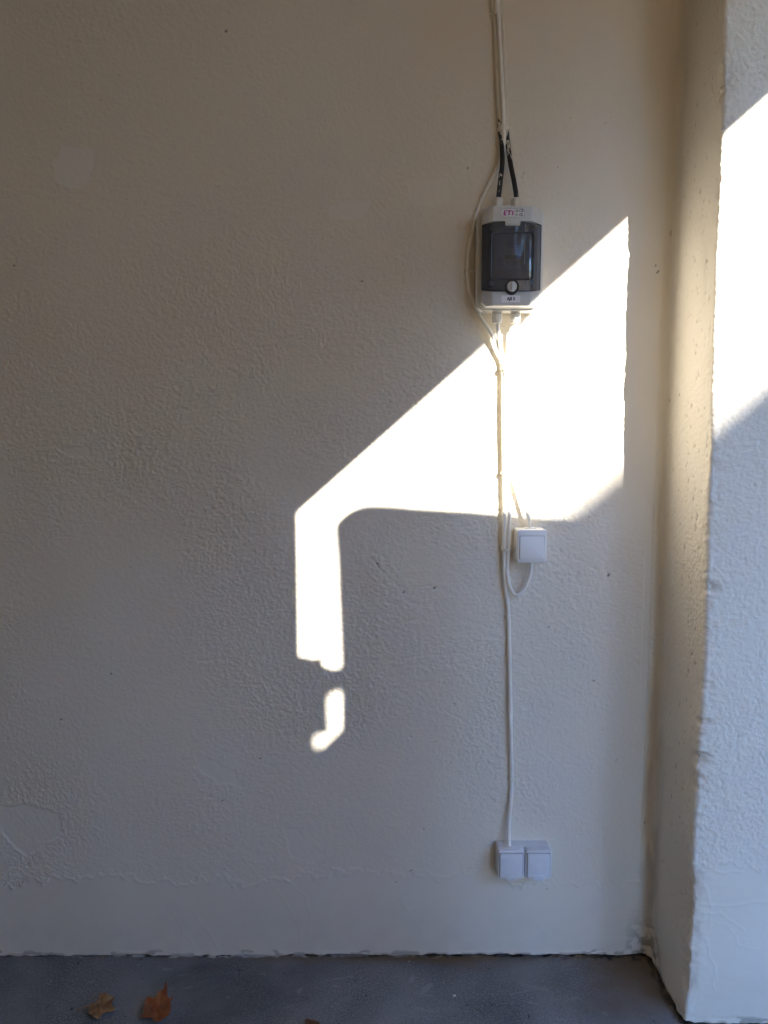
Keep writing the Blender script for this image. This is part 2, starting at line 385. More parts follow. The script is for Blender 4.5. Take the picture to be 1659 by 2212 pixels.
# outer edge wanders as in the photo
obs = [(0, 1568), (200, 1566), (380, 1561), (560, 1552), (700, 1548), (850, 1543), (960, 1541), (1060, 1535), (1180, 1532), (1300, 1529), (1420, 1526), (1540, 1519), (1620, 1511), (1700, 1508), (1800, 1502), (1870, 1499), (1950, 1500), (2030, 1494), (2120, 1489), (2200, 1481)]
ow = [W(px, py, DP) for py, px in obs][::-1]
edx = np.interp(zs, [p.z for p in ow], [p.x-XC-.003 for p in ow])
wt = np.clip((U-XC)/(Ue-XC), 0, 1)*np.exp(-np.clip(U-Ue-.03, 0, 9)/.2); wt = np.where(U < XC-RA, 0, wt)
V = np.empty(UU.shape+(3,))
V[..., 0] = prof[:, 0]+H*prof[:, 2]+edx[:, None]*wt[None, :]
V[..., 1] = prof[:, 1]+H*prof[:, 3]
V[..., 2] = Zd
A = {'pit': pit, 'rough': np.clip(rough, .06, 1.5), 'fresh': fresh}
wall = empty('plaster_wall', (0, 0, 0), 'cream painted rough plaster wall with a smooth skim along its foot and a projecting pilaster at right', 'wall')
def cut(a, b): return V[:, a:b+1], {k: v[:, a:b+1] for k, v in A.items()}
for nm, a, b in (('wall_panel', 0, iw), ('pilaster', iw, ip), ('wall_panel', ip, len(U)-1)):
    g, at = cut(a, b); o = grid_mesh(nm, g, at, M_WALL, wall)
    if nm == 'pilaster': o['label'] = 'pilaster with a ragged chipped outer edge'
m_core = mat('old_mortar', (.05, .045, .04), .95, var=.4, vscale=60)
bm = bmesh.new(); box(bm, -3, 5.5, .022, .4, -.3, 3.5)
box(bm, .74, 1.45, -.18, .02, -.3, 3.45)
fin('wall_core', bm, m_core, wall, smooth=0)

# ------------------------------------------------------------------ floor
def floor_material():
    m = bpy.data.materials.new('concrete_floor'); m.use_nodes = True
    n = m.node_tree.nodes; L = m.node_tree.links; b = n['Principled BSDF']; b.inputs['Roughness'].default_value = .8
    tc = n.new('ShaderNodeTexCoord')
    def noise(sc, det=5, dist=0):
        q = n.new('ShaderNodeTexNoise'); q.inputs['Scale'].default_value = sc; q.inputs['Detail'].default_value = det; q.inputs['Distortion'].default_value = dist
        L.new(tc.outputs['Object'], q.inputs['Vector']); return q.outputs['Fac']
    def ramp(f, p0, c0, p1, c1):
        r = n.new('ShaderNodeValToRGB'); e = r.color_ramp.elements
        e[0].position = p0; e[0].color = (*c0, 1); e[1].position = p1; e[1].color = (*c1, 1); L.new(f, r.inputs[0]); return r.outputs[0]
    def mix(f, a, bb):
        x = n.new('ShaderNodeMix'); x.data_type = 'RGBA'; L.new(f, x.inputs[0]); L.new(a, x.inputs[6])
        if isinstance(bb, tuple): x.inputs[7].default_value = (*bb, 1)
        else: L.new(bb, x.inputs[7])
        return x.outputs[2]
    base = ramp(noise(4, 8, .6), .34, (.085, .09, .09), .66, (.21, .21, .205))
    fine = ramp(noise(230, 3, .5), .42, (0, 0, 0), .66, (1, 1, 1))
    big = ramp(noise(3.2, 3), .38, (.2, .2, .2), .62, (.85, .85, .85))
    mu = n.new('ShaderNodeMath'); mu.operation = 'MULTIPLY'; L.new(fine, mu.inputs[0]); L.new(big, mu.inputs[1])
    c = mix(mu.outputs[0], base, (.27, .275, .285))
    sp = ramp(noise(38, 2), .70, (0, 0, 0), .74, (.4, .4, .4)); c = mix(sp, c, (.30, .30, .31))
    ds = ramp(noise(55, 3, 1), .26, (1, 1, 1), .31, (0, 0, 0)); c = mix(ds, c, (.035, .035, .035))
    at = n.new('ShaderNodeAttribute'); at.attribute_name = 'dirt'; c = mix(at.outputs['Fac'], c, (.15, .095, .045))
    a2 = n.new('ShaderNodeAttribute'); a2.attribute_name = 'pit'; c = mix(a2.outputs['Fac'], c, (.018, .015, .012))
    a4 = n.new('ShaderNodeAttribute'); a4.attribute_name = 'pale'; c = mix(a4.outputs['Fac'], c, (.56, .55, .52))
    L.new(c, b.inputs['Base Color'])
    bp = n.new('ShaderNodeBump'); bp.inputs['Strength'].default_value = .5; bp.inputs['Distance'].default_value = .0012
    L.new(noise(260, 5, .4), bp.inputs['Height']); L.new(bp.outputs[0], b.inputs['Normal'])
    return m
fx = np.concatenate([np.arange(-3, -1.15, .05), np.arange(-1.15, .95, .004), np.arange(.97, 6.0, .06)])
fy = np.concatenate([np.arange(.03, -.45, -.003), np.arange(-.47, -2.45, -.03)])
FX, FY = np.meshgrid(fx, fy)
edge = np.where(FX < XC, 0, -DP)                      # line of the wall foot
dw = np.where(FX < XC, np.minimum(-FY, np.where(FY > -DP, XC-FX, 9)), -DP-FY)
dw = np.where(FX < XC, dw, np.where((FY > -DP) & (FX < 1.5), 0, -DP-FY))
dw = np.where(FX >= 1.5, -FY, dw)
ncr = fb(FX*9, FY*14, 4, 200)
dirt = sstep(.055, .0, dw-.05*(ncr-.5))*.85*sstep(-.5, .1, FX)+sstep(.03, 0, dw-.03*(ncr-.5))*.35
cd_ = np.hypot(FX-XC, FY*1.0)
dirt = np.maximum(dirt, sstep(.34, .04, np.hypot((FX-XC)*.9, FY*1.1)-.16*(ncr-.5))*.95)
dirt = np.clip(dirt*sstep(.95, .7, FX), 0, 1)*.95
pitf = sstep(.010, .002, dw-.012*(fb(FX*30, FY*30, 3, 201)-.45))*.9
pitf = np.maximum(pitf, sstep(.030, .004, dw-.02*(fb(FX*50, FY*50, 3, 203)-.5))*sstep(.25, .6, FX)*sstep(.38, .55, fb(FX*80, FY*80, 2, 204))*.85)
pale = np.zeros_like(FX)
for P in ([(912, 2135), (921, 2126), (938, 2122), (925, 2140), (908, 2150)], [(886, 2110), (893, 2103), (898, 2112), (892, 2122), (884, 2121)], [(352, 2090), (372, 2092), (374, 2096), (354, 2096)], [(640, 2140), (652, 2132), (655, 2137), (644, 2149)]):
    PP = [(G(*p).x, G(*p).y) for p in P]; k = near(FX, FY, PP, .02)
    pale[k] = np.maximum(pale[k], .18*sstep(.002, -.002, polysd(FX[k]+.004*(vn(FX[k]*90, FY[k]*90, 210)-.5), FY[k], PP)))
wj = np.interp(FX[0], [G(120, 2080).x, G(230, 2080).x, G(560, 2080).x, G(760, 2080).x, G(1000, 2080).x], [.1, .8, 1, .5, .25])[None, :]*np.ones_like(FX)
pj = sstep(.011, .006, dw-.012*(fb(FX*26, FY*60, 3, 220)-.5))*sstep(.60, .42, fb(FX*60, FY*70, 2, 221))
pale = np.maximum(pale, pj*wj*.9*(FX < .5)*(FX > -1.1)); pitf = pitf*(1-np.clip(pj*wj, 0, 1))*(.55+.45*sstep(-.2, .4, FX))
wear = sstep(.40, .68, fb(FX*2.4+3, FY*5, 4, 223))*sstep(.06, .16, dw); pale = np.maximum(pale, .16*wear*sstep(.35, .7, fb(FX*90, FY*90, 3, 224)))
for _ in range(26):
    a_, b_ = random.uniform(-.9, .6), random.uniform(-.36, -.04); q_ = random.uniform(-.5, .5); l_ = random.uniform(.008, .03)
    k = near(FX, FY, [(a_, b_)], .06); d_ = segdist(FX[k], FY[k], (a_-l_*math.cos(q_), b_-l_*math.sin(q_)), (a_+l_*math.cos(q_), b_+l_*math.sin(q_)))
    pale[k] = np.maximum(pale[k], random.uniform(.08, .22)*sstep(.004, .0, d_))
FZ = .0015*(fb(FX*6, FY*6, 3, 205)-.5)+.0006*(fb(FX*60, FY*60, 2, 206)-.5)-.007*pitf*fb(FX*40, FY*40, 2, 207)
FZ += .004*sstep(.03, .0, dw)*sstep(.5, .7, fb(FX*40, FY*40, 3, 208))
o = grid_mesh('floor', np.stack([FX, FY, FZ], -1)[::-1], {'dirt': dirt[::-1], 'pit': np.clip(pitf, 0, 1)[::-1], 'pale': pale[::-1]}, floor_material(), None)
o['kind'] = 'structure'
M_WHITE0 = mat('window_paint', (.7, .7, .68), .5)
m_ground = mat('dry_ground', (.25, .145, .065), .95, var=.25, vscale=3, bump=.5, bscale=40)
bm = bmesh.new(); bmesh.ops.create_grid(bm, x_segments=8, y_segments=8, size=600)
o = fin('ground', bm, m_ground, smooth=0); o.location = (0, 0, -.03); o['kind'] = 'structure'

# ------------------------------------------------------------------ unseen rest of the passage, with added shapes that mask sun and sky
m_in = mat('limewash', (.58, .44, .28), .9, var=.06, vscale=4, bump=.5, bscale=120)
m_ceil = mat('ceiling_boards', (.46, .30, .16), .8, var=.15, vscale=6)
bm = bmesh.new()
poly = [(-3, -.3), (.861, -.3), (.861, 2.078), (1.928, 3.02), (4.0, 3.02), (4.0, -.3), (5.5, -.3), (5.5, 3.4), (-3, 3.4)]  # unseen wall; the opening outline is shaped to cast the sun patch
plate(bm, poly, -2.30, .20)
o = fin('sun_mask_wall', bm, m_in, smooth=0); tag(o, 'unseen limewashed wall opposite, its opening shaped to cast the sun patch', 'wall')
bm = bmesh.new(); box(bm, -3.2, -3.0, -2.3, .4, -.3, 3.4)
o = fin('end_wall', bm, m_in, smooth=0); tag(o, 'limewashed end wall closing the passage at left', 'wall')
bm = bmesh.new(); box(bm, -3.2, 5.5, -2.3, .4, 3.404, 3.55)
o = fin('ceiling', bm, m_ceil, smooth=0); o['kind'] = 'structure'
# unseen gate leaf, added; its edge and rounded corner shape the light patch
TL = 2.42
m_wood = mat('mask_boards', (.20, .14, .09), .8, var=.25, vscale=9)
def L2(px, py, T): p = W(px, py); return (p.x+.51*T, p.z+.44*T)
gate = empty('patch_mask_leaf', (1.1, -TL, 0), 'unseen brown board leaf added in the opening to shape the light patch', 'gate')
pts = [(734, 1445), (727, 1290), (724, 1200), (720, 1150), (722, 1132), (733, 1119), (755, 1107), (778, 1100), (830, 1101), (900, 1107), (1000, 1113), (1090, 1121), (1180, 1128), (1270, 1131), (1330, 1132)]
P = [L2(a, b, TL) for a, b in pts]
P = [(P[0][0]+.0, 0.02)] + P + [(P[-1][0], .02)]
bm = bmesh.new(); plate(bm, [(x-1.1, z) for x, z in P], 0, .03); fin('board_panel', bm, m_wood, gate, smooth=0)
# unseen panel, added; its hole shapes the small hook of sunlight
TP = 3.6
pan = empty('sun_spot_mask', (.95, -TP, 0), 'unseen board panel added with a hole cut to shape a small spot of sun', 'panel')
rail = [L2(a, b, TL-.04) for a, b in [(540, 1418), (655, 1421), (668, 1427), (685, 1422), (692, 1431), (694, 1442), (712, 1448), (735, 1447), (780, 1446), (780, 1479), (540, 1479)]]  # added strip, cut to end the sunlit leg at its foot
bm = bmesh.new(); plate(bm, [(x-1.1, z) for x, z in rail], .035, .02); fin('rail', bm, m_wood, gate, smooth=0)
outer = [(540, 1462), (655, 1463), (735, 1464), (850, 1462)]
hole = [(709, 1510), (721, 1500), (738, 1499), (739, 1556), (732, 1574), (712, 1592), (700, 1604), (686, 1618), (681, 1616), (677, 1598), (688, 1590), (700, 1594), (713, 1584), (711, 1574), (709, 1545)]
O = [L2(a, b, TP) for a, b in outer]; Hh = [L2(a, b, TP) for a, b in hole]
ks = min(range(len(Hh)), key=lambda i: Hh[i][1])
mid = min(Hh, key=lambda p: p[1])[0]
# split at the hole into a left and a right half so each outline is simple
top = max(Hh, key=lambda p: p[1]); it = Hh.index(top); ib = ks
if it < ib: right = Hh[it:ib+1]; left = (Hh[ib:]+Hh[:it+1])
else: left = Hh[ib:it+1]; right = (Hh[it:]+Hh[:ib+1])[::1]
def toptrim(x):  # height of the outer top at x
    xs_ = [p[0] for p in O]; return float(np.interp(x, xs_, [p[1] for p in O]))
xt = top[0]; xb = Hh[ib][0]
if sum(p[0] for p in left)/len(left) > sum(p[0] for p in right)/len(right): left, right = right[::-1], left[::-1]
# left list runs bottom -> top, right list runs top -> bottom
if left[0][1] > left[-1][1]: left = left[::-1]
if right[0][1] < right[-1][1]: right = right[::-1]
LP = [(O[0][0], .02), (xb-.0005, .02)]+left+[(xt-.0005, toptrim(xt))]+[p for p in O if p[0] < xt-.001][::-1]
RP = [(xt, toptrim(xt))]+right+[(xb, .02), (O[-1][0], .02)]+[p for p in O if p[0] > xt+.001][::-1]
for q in (LP, RP):
    bm = bmesh.new(); plate(bm, [(x-.95, z) for x, z in q], 0, .012); fin('board', bm, m_wood, pan, smooth=0)
# unseen house, added; its roof line is shaped to trim the sun low down
TH = 15.0
hp = W(1260, 1038); hx, hz = hp.x+.51*TH, hp.z+.44*TH; sl = .845
house = empty('house_sun_mask', (hx+.5, -TH, 0), 'unseen rendered house added across the yard, its roof line shaped to trim the sun', 'house')
def rx(x): return hz+(sl*(x-hx) if x > hx-.2 else 2.3*(x-hx+.2)-.2*sl)
xr = hx+.5; xl = hx-1.3; xq = xr+(xr-xl)
m_rend = mat('pale_render', (.60, .52, .40), .9, var=.05, vscale=3); m_tile = mat('clay_tiles', (.34, .14, .08), .8, var=.2, vscale=12)
bm = bmesh.new(); plate(bm, [(xl-xr+.2, 0), (xl-xr+.2, rx(xl)+.1), (hx-.2-xr+.06, hz-.2*sl-.12), (0, rx(xr)-.12), (xq-xr-.2, rx(xl)+.1), (xq-xr-.2, 0)], -8.0, 7.9)
for v in bm.verts: v.co.x -= .55*v.co.y      # sheared along the sun so its depth blocks no extra light
fin('wall', bm, m_rend, house, smooth=0)
bm = bmesh.new(); plate(bm, [(xl-xr, rx(xl)-.12), (xl-xr, rx(xl)), (hx-.2-xr, hz-.2*sl), (0, rx(xr)), (xq-xr, rx(xl)), (xq-xr, rx(xl)-.12), (0, rx(xr)-.12), (hx-.2-xr+.05, hz-.2*sl-.12)], -8.2, 8.2)
for v in bm.verts: v.co.x -= .55*v.co.y
fin('roof', bm, m_tile, house, smooth=0)

blk = empty('sky_blocker', (14.5, -9, 0), 'unseen ochre block added on the right to hide the low sky', 'building')  # unseen building added to keep low sky off the upper wall
bm = bmesh.new(); box(bm, -6.0, 8, -3, 0, -.1, 7.0); fin('wall', bm, mat('ochre_render', (.34, .24, .13), .9, var=.06, vscale=2), blk, smooth=0)
bm = bmesh.new(); box(bm, -6.2, 8.3, -3.3, .3, 7.0, 7.2); fin('roof', bm, m_tile, blk, smooth=0)
m_pane = mat('window_pane', (.05, .06, .07), .1)
for k in range(5):
    for zz in (1.2, 4.4):
        bm = bmesh.new(); ring(bm, rrect(1.3, 1.6, .01, -5.2+k*2.7, zz+.8), rrect(1.1, 1.4, .01, -5.2+k*2.7, zz+.8), .002, .06); wf = fin('window', bm, M_WHITE0, blk, smooth=0)
        bm = bmesh.new(); box(bm, -5.2+k*2.7-.55, -5.2+k*2.7+.55, .003, .02, zz+.1, zz+1.5); fin('pane', bm, m_pane, wf, smooth=0)

# ------------------------------------------------------------------ materials for fittings
M_GREY = mat('grey_plastic', (.60, .60, .585), .42, var=.02, vscale=30, bump=.06, bscale=900)
M_SHELL = mat('light_grey_plastic', (.66, .655, .63), .38, var=.02, vscale=30)
M_GLAND = mat('gland_nylon', (.68, .67, .62), .5)
M_WHITE = mat('white_plastic', (.80, .80, .81), .32, var=.015, vscale=20)
M_SOCK = mat('white_socket_plastic', (.74, .76, .80), .34, var=.03, vscale=60)
M_CABLE = mat('white_cable', (.86, .84, .78), .45, var=.05, vscale=25, bump=.1, bscale=500)
M_TIE = mat('painted_nylon', (.80, .77, .68), .6, var=.08, vscale=200)
M_DARK = mat('dark_interior', (.13, .14, .16), .5)
M_BLKR = mat('black_rubber', (.02, .021, .024), .25)
M_PINK = mat('magenta_print', (.40, .015, .24), .5)
M_INK = mat('black_print', (.02, .02, .02), .5)
M_STICK = mat('white_sticker', (.82, .82, .84), .4)
M_BADGE = mat('badge', (.70, .69, .69), .3)
M_BRK = mat('breaker_white', (.85, .86, .87), .4)
M_FAINT = mat('faint_print', (.5, .51, .52), .5)
M_RCD = mat('breaker_blue', (.16, .20, .42), .4)
def smoked():
    m = bpy.data.materials.new('smoked_lid'); m.use_nodes = True; n = m.node_tree.nodes; L = m.node_tree.links; n.clear()
    o = n.new('ShaderNodeOutputMaterial'); tr = n.new('ShaderNodeBsdfTransparent'); tr.inputs[0].default_value = (.56, .58, .64, 1)
    df = n.new('ShaderNodeBsdfDiffuse'); df.inputs[0].default_value = (.185, .205, .25, 1)
    gl = n.new('ShaderNodeBsdfGlossy'); gl.inputs['Roughness'].default_value = .08
    a = n.new('ShaderNodeMixShader'); a.inputs[0].default_value = .30; L.new(tr.outputs[0], a.inputs[1]); L.new(df.outputs[0], a.inputs[2])
    lw = n.new('ShaderNodeFresnel'); lw.inputs['IOR'].default_value = 1.5
    b = n.new('ShaderNodeMixShader'); L.new(lw.outputs[0], b.inputs[0]); L.new(a.outputs[0], b.inputs[1]); L.new(gl.outputs[0], b.inputs[2])
    L.new(b.outputs[0], o.inputs[0]); return m
M_LID = smoked()

# ------------------------------------------------------------------ distribution box
BX, BZ = .2870, 1.631
db = empty('distribution_box', (BX, 0, BZ), 'grey wall mounted fuse box with a smoked lid, marked AJS 5', 'fuse box'); db.scale = (.95, 1, 1)
def yf(x, off=0): return -(.0905-max(0, abs(x)-.045)*.52)+off
bm = bmesh.new(); plate(bm, rrect(.156, .226, .018, .0015, .113), -.050, .048); fin('body', bm, M_SHELL, db, bevel=.0015)
bm = bmesh.new(); plate(bm, rrect(.160, .231, .02, .0015, .113), -.0575, .006); fin('rim', bm, M_SHELL, db, bevel=.0018)
bm = bmesh.new(); plate(bm, rrect(.150, .223, .017, .001, .113), -.064, .0065); fin('seal_step', bm, M_GREY, db, bevel=.0012)
CW = .0688
def arc(cx, cz, r, a0, a1, n=16): return [(cx+r*math.cos(R(a0+(a1-a0)*i/n)), cz+r*math.sin(R(a0+(a1-a0)*i/n))) for i in range(n+1)]
KX, KZ = 0, .044
cuts = (-.045, .045)
bm = bmesh.new()
topband = [(-CW, .182), (-.018, .1865), (-.018, .178), (.018, .178), (.018, .1865), (CW, .182), (CW, .209), (CW-.012, .221), (-CW+.012, .221), (-CW, .209)]
plate(bm, topband, lambda x: yf(x), .028, cuts)
fin('cover', bm, M_GREY, db, bevel=.0012); bm = bmesh.new()
botband = [(-CW, .012), (-CW+.010, .003), (CW-.010, .003), (CW, .012), (CW, .0385), (.045, .0345)]+arc(KX, KZ, .0172, -33, -147)+[(-.045, .0345), (-CW, .0385)]
plate(bm, botband, lambda x: yf(x), .028, cuts)
fin('cover', bm, M_GREY, db, bevel=.0012)
bm = bmesh.new(); plate(bm, [(-CW+.001, .02), (CW-.001, .02), (CW-.001, .2), (-CW+.001, .2)], lambda x: yf(x, .016), .010, cuts); fin('inner_panel', bm, M_DARK, db)
LW = .0695
lid = [(-LW, .1815), (-.0185, .186), (-.0185, .1775), (.0185, .1775), (.0185, .186), (LW, .1815), (LW, .039), (.045, .035)]+arc(KX, KZ, .0165, -33, -147)+[(-.045, .035), (-LW, .039)]
bm = bmesh.new(); plate(bm, lid, lambda x: yf(x, -.003), .0025, cuts); lo = fin('window_lid', bm, M_LID, db, bevel=.0006)
bm = bmesh.new()
ring(bm, rrect(.100, .104, .010, 0, .111), rrect(.0955, .0995, .008, 0, .111), -.0955, .002)
fin('window_frame', bm, M_BLKR, lo, bevel=.0004)
for v in bm.verts if False else (): pass
bm = bmesh.new()
ez = [(-LW, .1815), (-.045, .1853), (-.0185, .186), (-.0185, .163)]
for sgn in (-1, 1):
    tube(bm, [(-sgn*x*-1 if False else sgn*x, yf(x, -.0032), z) for x, z in [(-q[0], q[1]) for q in ez]], .0008, 6)
tube(bm, [(x, yf(x, -.0032), z) for x, z in [(-LW, .1815), (-LW, .039), (-.045, .035), (-.016, .0352)]], .0008, 6)
tube(bm, [(x, yf(x, -.0032), z) for x, z in [(LW, .1815), (LW, .039), (.045, .035), (.0125, .0352)]], .0008, 6)
fin('lid_edge', bm, M_BLKR, lo)
m_reflect = mat('painted_reflection', (.35, .37, .40), .2)  # pale strips standing in for a reflection on the lid
for q in ([(.029, -.0946, .180), (.0295, -.0946, .1640)], [(.0285, -.0946, .157), (.0290, -.0946, .092)], [(.029, -.0946, .058), (.0295, -.0946, .038)]):
    bm = bmesh.new(); tube(bm, q, .0006, 6); fin('reflection_line', bm, m_reflect, lo)
for sx, sz in ((-.049, .1705), (.047, .1725), (-.048, .051), (.047, .0535)):
    bm = bmesh.new(); lathe(bm, [(.0054, -.0800), (.0058, -.0790), (.0058, -.074)], (sx, yf(sx)+.0772+.009, sz), n=24); lathe(bm, [(.0056, -.0945-.0002), (.0056, -.0938)], (sx, yf(sx)+.0905, sz), n=24)
    fin('screw_well', bm, M_BLKR, db)
bm = bmesh.new(); lathe(bm, [(.0128, -.0965), (.0150, -.0975), (.0163, -.0955), (.0163, -.078)], (KX, 0, KZ), n=40); fin('lock_collar', bm, M_BLKR, db)
bm = bmesh.new(); lathe(bm, [(.0108, -.0990), (.0115, -.0982), (.0115, -.0955)], (KX, 0, KZ), n=40); kn = fin('lock_knob', bm, M_GREY, db)
bm = bmesh.new(); vs = box(bm, -.0017, .0017, -.1035, -.0980, -.0105, .0105); bmesh.ops.rotate(bm, verts=bm.verts, matrix=Matrix.Rotation(R(4), 3, 'Y')); bmesh.ops.translate(bm, verts=bm.verts, vec=(KX, 0, KZ)); fin('grip', bm, M_GREY, kn, bevel=.0006)
# badge
bz = .2052
bm = bmesh.new(); plate(bm, rrect(.058, .0195, .0096, -.001, bz), -.0912, .001); bd = fin('maker_badge', bm, M_BADGE, db, bevel=.0003)
bm = bmesh.new(); ring(bm, rrect(.058, .0195, .0096, -.001, bz), rrect(.0568, .0183, .009, -.001, bz), -.0916, .0006); box(bm, .0042, .0047, -.0915, -.0911, bz-.0092, bz+.0092); fin('badge_outline', bm, mat('badge_line', (.25, .24, .24), .4), bd)
yb = -.0914
# three slanted block letters
bm = bmesh.new()
def lp(P_, ox, s=.0112):
    plate(bm, [(ox+(x+.10*z)*s, bz-.0056+z*s) for x, z in P_], yb-.0002, .0003)
lp([(0, 0), (.62, 0), (.55, .2), (.24, .2), (.24, .4), (.6, .4), (.6, .57), (.24, .57), (.24, .8), (.72, .8), (.66, 1), (.12, 1), (0, .85)], -.0218)
lp([(.25, 0), (.52, .12), (.52, .78), (.92, .78), (.92, .98), (0, .98), (0, .80), (.25, .78)], -.0135)
lp([(0, 0), (.26, .1), (.26, .96), (0, .84)], -.0022)
fin('logo_letters', bm, M_PINK, bd, smooth=0)
textmesh('print', 'CE', .0088, M_INK, bd, (.0198, yb, bz+.0044), .0002, .95)
bm = bmesh.new(); ring(bm, rrect(.006, .006, .0004, .0098, bz+.0042), rrect(.0048, .0048, .0003, .0098, bz+.0042), yb-.0001, .0002); ring(bm, rrect(.0034, .0034, .0003, .0098, bz+.0042), rrect(.0022, .0022, .0002, .0098, bz+.0042), yb-.0001, .0002); fin('class_mark', bm, M_INK, bd)
textmesh('print', 'IP65', .0042, M_INK, bd, (.0088, yb, bz-.0040), .0001, .8)
textmesh('print', 'AC400V', .0030, M_INK, bd, (.0188, yb, bz-.0020), .0001, .9)
textmesh('print', 'DC1000V', .0028, M_INK, bd, (.0188, yb, bz-.0056), .0001, .85)
bm = bmesh.new(); box(bm, .0138, .0238, yb-.0001, yb+.0001, bz-.0040, bz-.0037); fin('rule', bm, M_INK, bd)
bm = bmesh.new(); box(bm, -.0008-.022, -.0008+.022, -.0912, -.0903, .0105, .0258); st = fin('name_sticker', bm, M_STICK, db)
textmesh('sticker_text', 'AJS 5', .0092, M_INK, st, (-.001, -.0914, .0182), .00042, .97)
bm = bmesh.new(); box(bm, -.009, .009, -.0914, -.0904, .1805, .1812); fin('tab_mark', bm, mat('tab_line', (.36, .36, .35), .5), db)
# devices behind the lid
for x0, x1, m_, nm in ((-.0375, -.0185, M_RCD, 'residual_switch'), (-.0165, .0008, M_BRK, 'breaker'), (.0018, .0192, M_BRK, 'breaker')):
    bm = bmesh.new(); box(bm, x0, x1, -.0785, -.070, .086, .138); o = fin(nm, bm, m_, db, bevel=.0006)
    xc_ = (x0+x1)/2
    if nm == 'breaker':
        bm = bmesh.new(); box(bm, x0+.0006, x1-.0006, -.0805, -.0784, .1085, .1165); fin('toggle', bm, M_BLKR, o, bevel=.0004)
        textmesh('print', 'Schneider', .0034, M_INK, o, (xc_, -.0788, .1335), .00005, .9)
        textmesh('print', 'C16' if x0 < 0 else 'C10', .0036, M_INK, o, (xc_-.003, -.0788, .0895), .00005)
        bm = bmesh.new(); box(bm, x0+.003, x1-.003, -.0788, -.0784, .1255, .1262); fin('printed_line', bm, M_FAINT, o); bm = bmesh.new(); box(bm, x0+.003, x1-.003, -.0788, -.0784, .0945, .1050); fin('panel_print', bm, M_FAINT, o)
    else:
        bm = bmesh.new(); box(bm, x0+.004, x1-.004, -.081, -.0784, .100, .112); fin('toggle', bm, mat('toggle_blue', (.05, .07, .30), .4), o, bevel=.0005)
        textmesh('print', 'N', .004, M_INK, o, (xc_-.003, -.0788, .131), .0001)
bm = bmesh.new(); ring(bm, rrect(.010, .010, .001, -.0125, .146), rrect(.0092, .0092, .001, -.0125, .146), -.0750, .0003); lathe(bm, [(.003, -.0751), (.003, -.0748)], (-.0125, 0, .146), n=20)
tube(bm, [(.0095+.004*math.cos(R(a)), -.0750, .1485+.004*math.sin(R(a))) for a in range(-50, 231, 20)], .0003, 5); box(bm, .0078, .0112, -.0751, -.0748, .1415, .1455)
fin('circuit_symbols', bm, mat('symbol_grey', (.25, .26, .27), .5), db)
# hanger loop at lower left
bm = bmesh.new(); tube(bm, [(-.058+.0042*math.cos(R(a)), -.045, -.005+.0042*math.sin(R(a))) for a in range(0, 361, 24)], .0014, 8); fin('seal_loop', bm, M_SHELL, db)
def gland(x, z, up):
    s = 1 if up else -1
    bm = bmesh.new()
    lathe(bm, [(.0125, 0), (.0125, s*.006)], (x, -.036, z), 'Z', 32)
    o = fin('cable_gland', bm, M_GLAND, db, bevel=.0004)
    bm = bmesh.new(); lathe(bm, [(.0128, s*.007), (.0136, s*.009), (.0136, s*.019), (.0126, s*.0205)], (x, -.036, z), 'Z', 6)
    bmesh.ops.rotate(bm, verts=bm.verts, cent=(x, -.036, z), matrix=Matrix.Rotation(R(12), 3, 'Z')); fin('hex_nut', bm, M_GLAND, o, smooth=20, bevel=.0006)
    bm = bmesh.new(); lathe(bm, [(.0120, s*.0198), (.0122, s*.023), (.0105, s*.0275), (.0070, s*.0285)], (x, -.036, z), 'Z', 32); fin('dome_cap', bm, M_GLAND, o)
    return o
gland(-.0270, .2255, True); gland(.0172, .2255, True); gland(-.0246, .0005, False); gland(.0206, .0005, False)

# ------------------------------------------------------------------ light switch
sw = empty('light_switch', (.3525, 0, 1.04), 'white square surface mounted light switch with a wide rocker', 'light switch')
def block(name, w, h, d0, d1, r, m, parent, cx=0, cz=0, bevel=.003, taper=None, seg=3):
    bm = bmesh.new(); plate(bm, rrect(w, h, r, cx, cz), -d1, d1-d0)
    if taper:
        for v in bm.verts:
            if v.co.y < -d1+1e-5:
                v.co.x = cx+(v.co.x-cx)*taper; v.co.z = cz+(v.co.z-cz)*taper
    return fin(name, bm, m, parent, bevel=bevel, seg=seg)
block('back_box', .070, .0795, .001, .036, .005, M_WHITE, sw, 0, .040, .001)
block('housing', .071, .0805, .0365, .052, .006, M_WHITE, sw, 0, .040, .003)
block('rocker_gap', .0590, .0560, .0515, .0524, .002, mat('gap_grey', (.10, .10, .105), .6), sw, .0, .0375, .0002)
bm = bmesh.new(); plate(bm, rrect(.0575, .0545, .002, .0, .0375), -.0555, .0035)
for v in bm.verts:
    if v.co.y < -.055: v.co.y -= (.0375-v.co.z)/.0545*.004
fin('rocker', bm, M_WHITE, sw, bevel=.0008, seg=3)
bm = bmesh.new(); box(bm, -.013, .014, -.034, -.004, .0795, .0815); fin('cable_entry', bm, M_WHITE, sw, bevel=.0005)

